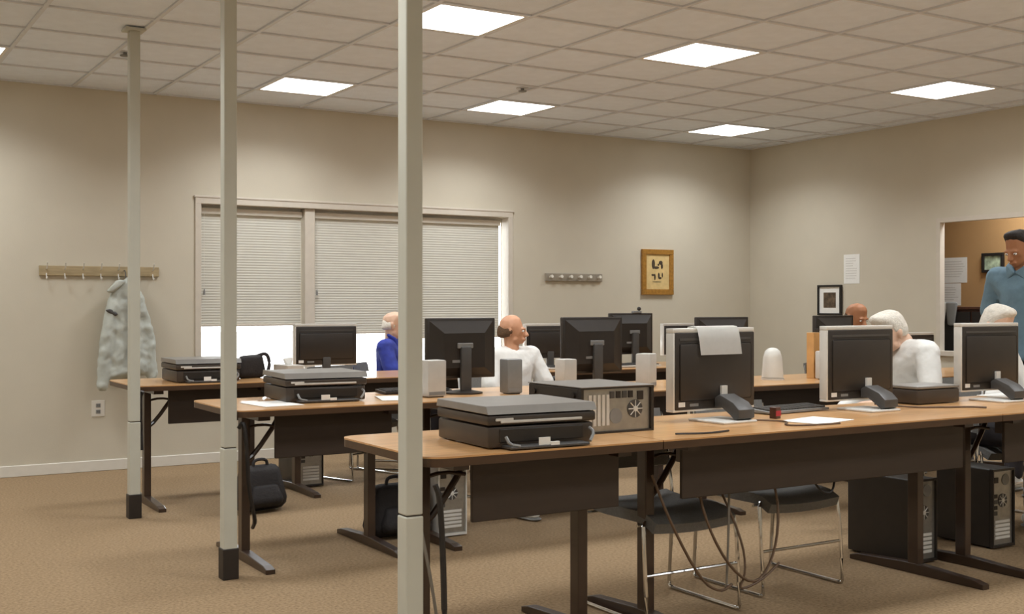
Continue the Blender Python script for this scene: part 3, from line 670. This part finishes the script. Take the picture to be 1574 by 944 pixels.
# jacket
t = thing('jacket', 'pale grey-green hooded jacket hanging from the wooden coat rail behind the far slim post', 'jacket', (2.15, YB-.11, .62))
b = B()
b.hull([((-.05, .0, .74), (.06, .05, .05)), ((.06, .0, .74), (.06, .05, .05)), ((-.10, 0, .14), (.06, .06, .05)), ((.11, 0, .16), (.06, .06, .05))])
b.hull([((-.08, -.01, .76), (.05, .05, .05)), ((-.155, -.03, .42), (.055, .05, .06))]); b.hull([((-.155, -.03, .42), (.055, .05, .06)), ((-.185, -.03, .05), (.048, .04, .05))])
b.hull([((.08, -.01, .72), (.045, .05, .05)), ((.165, -.01, .42), (.05, .045, .06))]); b.hull([((.165, -.01, .42), (.05, .045, .06)), ((.19, -.01, .10), (.04, .04, .05))])
b.hull([((-.03, -.0, .80), (.07, .05, .05)), ((.04, 0, .84), (.05, .045, .05)), ((.0, -.03, .74), (.06, .03, .05))])
b.remesh('jacket_shell', 'coat_fabric', .012, t, 3, noise=.028)
B().box(-.008, .004, -.075, -.06, .10, .72, bev=.002).obj('zip', 'dark_grey', t)
B().hull([((-.13, -.055, .77), (.03, .02, .015)), ((-.06, -.06, .84), (.04, .02, .015))]).obj('hood_flap', 'coat_fabric', t, True)
B().hull([((-.135, -.06, .62), (.035, .012, .012)), ((-.10, -.062, .59), (.02, .012, .012))]).obj('pocket_flap', 'dark_grey', t, True)
B().tube([(0, .09, .93), (0, .05, .93), (0, .02, .86)], .004, 6, 1).obj('hanging_loop', 'dark_grey', t, True)
# outlet
t = thing('wall_outlet', 'white double outlet low on the back wall below the jacket', 'outlet', (1.96, YB, .483))
pl = B().box(-.05, .05, -.006, 0, -.062, .062, bev=.003).obj('cover_plate', 'white_trim', t)
for z in (-.024, .024):
    r = B().box(-.017, .017, -.009, -.005, z-.015, z+.015, bev=.002).obj('socket', 'mid_grey', t)
    for u in (-.006, .006): B().box(u-.0015, u+.0015, -.0095, -.0085, z-.005, z+.007).obj('slot', 'boot_black', r)
# gold picture
def frame(loc, rz, w, h, fr, mats, label, mat_w=0, cat='picture', depth=.03):
    t = thing('framed_picture', label, cat, loc, rz, 'framed pictures'); hw, hh = w/2, h/2
    b = B()
    for bb in ((-hw, hw, -hh, -hh+fr), (-hw, hw, hh-fr, hh), (-hw, -hw+fr, -hh+fr, hh-fr), (hw-fr, hw, -hh+fr, hh-fr)): b.box(bb[0], bb[1], -depth, -.001, bb[2], bb[3], bev=.004)
    b.obj('frame', mats[0], t)
    B().box(-hw+fr-.002, hw-fr+.002, -depth*.5, -.002, -hh+fr-.002, hh-fr+.002).obj('mount', mats[1], t)
    if len(mats) > 2: B().box(-hw+fr+mat_w, hw-fr-mat_w, -depth*.5-.002, -depth*.5+.001, -hh+fr+mat_w, hh-fr-mat_w).obj('print', mats[2], t)
    return t, -depth*.5
t, y = frame((7.43, YB, 1.615), 0, .40, .46, .05, ('gold', 'art_ground'), 'gold-framed sketch of dark figures on tan paper, on the back wall')
for cx, cz, rx, rz in ((-.055, .08, .022, .05), (-.02, .045, .04, .014), (.04, .095, .026, .022), (.055, .06, .014, .03), (.01, .075, .012, .012), (-.06, -.03, .02, .012), (-.035, -.05, .010, .035), (.015, -.035, .012, .03), (.03, -.06, .022, .012), (.06, -.03, .009, .026), (-.01, -.1, .06, .004)):
    B().ball((cx, y-.001, cz), (rx, .002, rz)).obj('drawn_mark', 'art_dark', t, True)
B().box(-.155, .155, y-.012, y-.004, -.185, -.175).obj('inner_lip', 'gold', t)
frame((XR, 8.19, 1.33), math.pi/2*-1, .31, .30, .02, ('frame_black', 'paper', 'photo_print'), 'black-framed photograph with wide white mat, low on the right wall', .055)
def sheet(loc, rz, w, h, label, n=0):
    t = thing('wall_paper_sheet', label, 'paper', loc, rz, 'paper notices on walls')
    B().box(-w/2, w/2, -.003, -.001, -h/2, h/2).obj('sheet', 'paper', t)
    for k in range(n):
        z = h/2-.04-k*.024
        B().box(-w/2+.025, w/2-.025-random.uniform(0, .06), -.0036, -.003, z-.0025, z+.0025).obj('text_line', 'speaker_grey', t)
    return t
sheet((XR, 7.92, 1.63), -math.pi/2, .20, .285, 'white notice sheet taped to the right wall above the black-framed photograph', 9)
sheet((9.6, 7.44, 1.62), -math.pi/2, .29, .245, 'upper of two white sheets on the brown wall through the opening', 7)
sheet((9.6, 7.48, 1.385), -math.pi/2, .23, .215, 'lower of two white sheets on the brown wall through the opening', 6)
frame((9.6, 7.0, 1.68), -math.pi/2, .235, .185, .028, ('frame_black', 'green_print'), 'small black-framed green print on the brown wall left of the standing man')
# cabinet in the far room
t = thing('storage_cabinet', 'dark reddish wood cabinet seen through the wall opening, below the white sheets', 'cabinet', (9.32, 6.6, 0))
B().box(-.24, .24, -1.0, .88, .05, 1.24, bev=.005).obj('body', 'dark_wood', t)
B().box(-.26, .25, -1.02, .90, 1.24, 1.265, bev=.004).obj('top', 'dark_wood', t)
for k in range(3):
    dd = B().box(-.258, -.241, -.98+k*.62, -.38+k*.62, .08, 1.22, bev=.004).obj('door', 'frame_black', t)
    B().cyl((-.258, -.44+k*.62, .8), (-.28, -.44+k*.62, .8), .012, n=10).obj('knob', 'steel', dd, True)
t = thing('dust_cloth', 'grey cloth hanging over the front of the cabinet below the white sheets', 'cloth', (9.05, 7.18, 1.09))
B().hull([((0, -.05, .2), (.008, .03, .02)), ((0, .05, .2), (.008, .03, .02)), ((-.0, -.03, -.02), (.008, .02, .02)), ((0, .02, -.04), (.008, .02, .02))]).obj('cloth', 'speaker_grey', t, True)
B().hull([((0, -.16, .2), (.008, .04, .02)), ((0, -.1, .2), (.008, .03, .02)), ((-.0, -.13, .02), (.008, .04, .02))]).obj('cloth_fold', 'mid_grey', t, True)

# ------------------------------------------------------------------ people
def lerp(a, c, t): return tuple(a[i]+(c[i]-a[i])*t for i in range(3))
def person(loc, rz, label, skin, hair, shirt, trousers, standing=False, head_yaw=0, head_pitch=0, lean=0.0, hands=None, sleeve='short', hair_style='fringe', s=1.0, glasses=False, collar=False, legs=None, headoff=(0, 0, 0)):
    t = thing('person', label, 'person', loc, rz); t.scale = (s, s, s)
    if standing:
        hip = (0, 0, .93); J = dict(kneeL=(-.10, -.02, .50), kneeR=(.10, -.03, .50), ankL=(-.11, .02, .09), ankR=(.11, 0, .09))
    else:
        hip = (0, .03, .535); J = dict(kneeL=(-.12, -.41, .51), kneeR=(.12, -.41, .51), ankL=(-.13, -.40, .09), ankR=(.13, -.37, .09))
    if legs: J.update(legs)
    hx, hy, hz = hip
    def up(x, y, z): return (x, hy+y-lean*z*1.0, hz+z*(1-.25*abs(lean)))
    waist, chest = up(0, 0, .20), up(0, 0, .38)
    shL, shR = up(-.185, .0, .47), up(.185, .0, .47); neck = up(0, -.005, .53)
    if hands is None: hands = (up(-.14, -.36, .24), up(.14, -.36, .24)) if not standing else (up(-.27, -.06, -.10), up(.27, -.06, -.10))
    hL, hR = [Vector(h) for h in hands]
    def elbow(sh, h, sx):
        sh, h = Vector(sh), Vector(h); mid = (sh+h)/2; L = (h-sh).length; k = math.sqrt(max(0, .29**2-(L/2)**2))
        d = Vector((sx*.55, .35, -.75)); ax = (h-sh).normalized(); d = (d-ax*d.dot(ax)).normalized(); return tuple(mid+d*k)
    eL, eR = elbow(shL, hL, -1), elbow(shR, hR, 1)
    RM = Matrix.Translation(Vector(neck)+Vector((0, 0, .03))+Vector(headoff)) @ Euler((head_pitch, 0, head_yaw), 'XYZ').to_matrix().to_4x4()
    def H(x, y, z): return tuple(RM @ Vector((x, y, z)))      # head space: origin at top of neck, facing -Y
    def head(b, g=0):
        b.hull([(H(0, .015, .125), (.074+g, .088+g, .078+g)), (H(0, -.02, .09), (.066+g, .07+g, .07+g)), (H(0, .0, .15), (.068+g, .078+g, .06+g))])
    b = B()
    head(b)
    b.hull([(H(0, -.035, .06), (.054, .05, .04)), (H(0, -.065, .015), (.026, .02, .018)), (H(-.04, -.02, .03), .022), (H(.04, -.02, .03), .022)])
    b.hull([(H(0, -.092, .095), .009), (H(0, -.112, .062), .012), (H(-.014, -.096, .058), .008), (H(.014, -.096, .058), .008)])
    b.hull([(H(-.03, -.082, .108), (.022, .012, .008)), (H(.03, -.082, .108), (.022, .012, .008))])
    b.hull([(H(-.02, -.088, .032), .008), (H(.02, -.088, .032), .008), (H(0, -.094, .03), .009)])
    for q in (-1, 1): b.hull([(H(q*.076, .012, .095), (.01, .016, .022)), (H(q*.073, .006, .065), (.008, .01, .012))])
    b.hull([(neck, .054), (H(0, .01, .05), .052)]); b.hull([(neck, .054), (chest, (.09, .06, .05))])
    def torso(b, g=0):
        b.hull([((hx, hy, hz), (.155+g, .10+g, .09+g)), (waist, (.142+g, .10+g, .08+g))])
        b.hull([(waist, (.142+g, .10+g, .08+g)), (chest, (.16+g, .105+g, .09+g))])
        b.hull([(chest, (.16+g, .105+g, .09+g)), (shL, .058+g), (shR, .058+g), (up(0, 0, .50), (.07+g, .055+g, .03))])
    torso(b)
    for sh, e, h, q in ((shL, eL, hL, -1), (shR, eR, hR, 1)):
        b.hull([(sh, .053), (e, .042)]); b.hull([(e, .042), (tuple(h), .027)])
        d = (h-Vector(e)).normalized(); side = d.cross(Vector((0, 0, 1)))
        if side.length < .1: side = Vector((0, -1, 0))
        side.normalize(); nrm = side.cross(d).normalized()
        if nrm.z > 0: nrm = -nrm
        pc = h+d*.05
        b.hull([(tuple(h+d*.015), .022), (tuple(pc+side*.024+d*.03), .014), (tuple(pc-side*.024+d*.03), .014)])
        for k, ln in enumerate((.062, .075, .07, .055)):
            o = (k-1.5)*.0195; r0 = pc+side*o*q+d*.035; m1 = r0+d*ln*.5+nrm*.006; m2 = r0+d*ln*.85+nrm*.026
            b.hull([(tuple(r0), .0095), (tuple(m1), .009)], 1); b.hull([(tuple(m1), .009), (tuple(m2), .008)], 1)
        tb = h+d*.03-side*q*.02; b.hull([(tuple(tb), .013), (tuple(tb+d*.035-side*q*.03+nrm*.01), .010)], 1); b.hull([(tuple(tb+d*.035-side*q*.03+nrm*.01), .010), (tuple(tb+d*.06-side*q*.03+nrm*.02), .009)], 1)
    for sd, q in (('L', -1), ('R', 1)):
        hp = (hx+q*.085, hy, hz-.01); kn, an = J['knee'+sd], J['ank'+sd]
        b.hull([(hp, .078), (kn, .054)]); b.hull([(kn, .054), (lerp(kn, an, .35), .056)]); b.hull([(lerp(kn, an, .35), .054), (an, .036)])
        b.hull([(an, .034), ((an[0], an[1]-.12, .03), (.034, .04, .022))])
    b.remesh('body', skin, .0065, t, 4)
    g = .016; b = B(); torso(b, g)
    for sh, e, h in ((shL, eL, hL), (shR, eR, hR)):
        if sleeve == 'short': m = lerp(sh, e, .78); b.hull([(sh, .053+g), (m, .047+g*1.3)])
        else: b.hull([(sh, .053+g), (e, .042+g)]); b.hull([(e, .042+g), (lerp(e, tuple(h), .9), .03+g)])
    if not standing: b.hull([((hx, hy-.03, hz-.03), (.165+g, .11+g, .06))])
    else: b.hull([((hx, hy, hz), (.16+g, .108+g, .09)), ((hx, hy, hz-.06), (.165+g, .11+g, .03))])
    b.remesh('shirt', shirt, .009, t, 3, noise=.010)
    if collar:
        c = B()
        for q in (-1, 1): c.hull([(up(q*.012, -.085, .50), .010), (up(q*.07, -.055, .54), .012), (up(q*.075, .0, .57), .012), (up(q*.06, -.075, .46), .008)])
        c.obj('collar', shirt, t, True)
    b = B()
    b.hull([((hx, hy, hz), (.16, .112, .088)), ((hx, hy, hz-.05), (.15, .10, .05))])
    for sd, q in (('L', -1), ('R', 1)):
        hp = (hx+q*.085, hy, hz-.01); kn, an = J['knee'+sd], J['ank'+sd]
        b.hull([(hp, .092), (kn, .072)]); b.hull([(kn, .072), ((an[0], an[1], an[2]+.03), .058)])
    b.remesh('trousers', trousers, .010, t, 3, noise=.008)
    for sd in 'LR':
        an = J['ank'+sd]
        sh = B().hull([((an[0], an[1]+.03, .05), (.042, .045, .04)), ((an[0], an[1]-.14, .042), (.044, .05, .03)), ((an[0], an[1]-.03, .085), (.038, .045, .03))]).obj('shoe', 'shirt_white', t, True)
        B().hull([((an[0], an[1]+.03, .012), (.046, .05, .012)), ((an[0], an[1]-.15, .012), (.048, .052, .012))]).obj('sole', 'mid_grey', sh, True)
    for q in (-1, 1):
        ey = B().ball(H(q*.031, -.0815, .091), (.0125, .009, .008)).obj('eye', 'eye_white', t, True)
        B().ball(H(q*.031, -.089, .091), .0045, 1).obj('iris', 'eye_dark', ey, True)
    b = B()
    if hair_style == 'full':
        b.hull([(H(0, .03, .145), (.083, .086, .075)), (H(0, -.02, .19), (.066, .055, .036)), (H(0, .055, .07), (.066, .05, .03)), (H(-.06, .035, .10), (.022, .05, .035)), (H(.06, .035, .10), (.022, .05, .035))])
    elif hair_style == 'cap':
        b.hull([(H(0, .022, .14), (.086, .098, .084))]); 
    elif hair_style == 'fringe':
        b.hull([(H(-.058, .022, .088), (.022, .04, .036)), (H(.058, .022, .088), (.022, .04, .036)), (H(0, .062, .095), (.05, .036, .05)), (H(0, .05, .06), (.062, .045, .02))])
    b.remesh('hair', hair, .008, t, 2, noise=.008)
    if glasses:
        gl = B()
        for q in (-1, 1):
            gl.tube([H(q*.031+.02*math.cos(a*math.pi/5), -.105, .09+.016*math.sin(a*math.pi/5)) for a in range(11)], .0018, 5)
            gl.tube([H(q*.052, -.104, .095), H(q*.078, -.05, .097), H(q*.08, .01, .097)], .0018, 5)
        gl.tube([H(-.011, -.106, .092), H(.011, -.106, .092)], .0018, 5); gl.obj('glasses', 'frame_black', t)
    return t
R = math.radians
person((4.03, 8.40, 0), R(50), 'white-haired seated man in a blue shirt against the bright window, left of the nearest post', 'skin_pale', 'white_hair', 'shirt_blue', 'trouser_dark', head_yaw=R(15), head_pitch=R(12), sleeve='short', collar=True, s=.945)
person((4.06, 6.62, 0), R(8), 'bald seated man in a white T-shirt, head turned right, by the neck-stand monitor', 'skin', 'brown_hair', 'shirt_white', 'trouser_grey', head_yaw=R(48), head_pitch=0, s=.935, legs=dict(kneeL=(-.27, -.36, .44), ankL=(-.47, -.62, .09)))
person((7.14, 6.46, 0), 0, 'seated person whose balding brown scalp shows above a monitor, right of the black-framed photograph', 'skin_brown', 'brown_hair', 'shirt_green', 'trouser_dark', head_pitch=R(18), s=1.0)
person((5.44, 4.50, 0), R(-105), 'seated person in a loose white shirt between two silver-edged monitors, head bowed', 'skin_pale', 'white_hair', 'shirt_white', 'trouser_grey', head_yaw=R(5), head_pitch=R(30), lean=.16, sleeve='long', hair_style='full', s=1.03, headoff=(0, -.045, -.065), legs=dict(ankL=(-.13, -.03, .09), ankR=(.13, .0, .09)), hands=((-.14,-.36,.66),(.20,-.36,.72)))
person((6.16, 4.56, 0), R(4), 'white-haired seated person in white behind the right silver-edged monitor', 'skin_pale', 'white_hair', 'shirt_white', 'trouser_dark', head_pitch=R(30), lean=.12, sleeve='long', hair_style='full', s=1.0)
person((7.15, 4.95, 0), R(-88), 'standing dark-haired man in a steel-blue polo shirt, cut by the right edge of the picture', 'skin_brown', 'dark_hair', 'shirt_steel', 'trouser_dark', standing=True, head_yaw=R(-5), head_pitch=R(20), lean=.10, hair_style='full', collar=True, s=1.06)
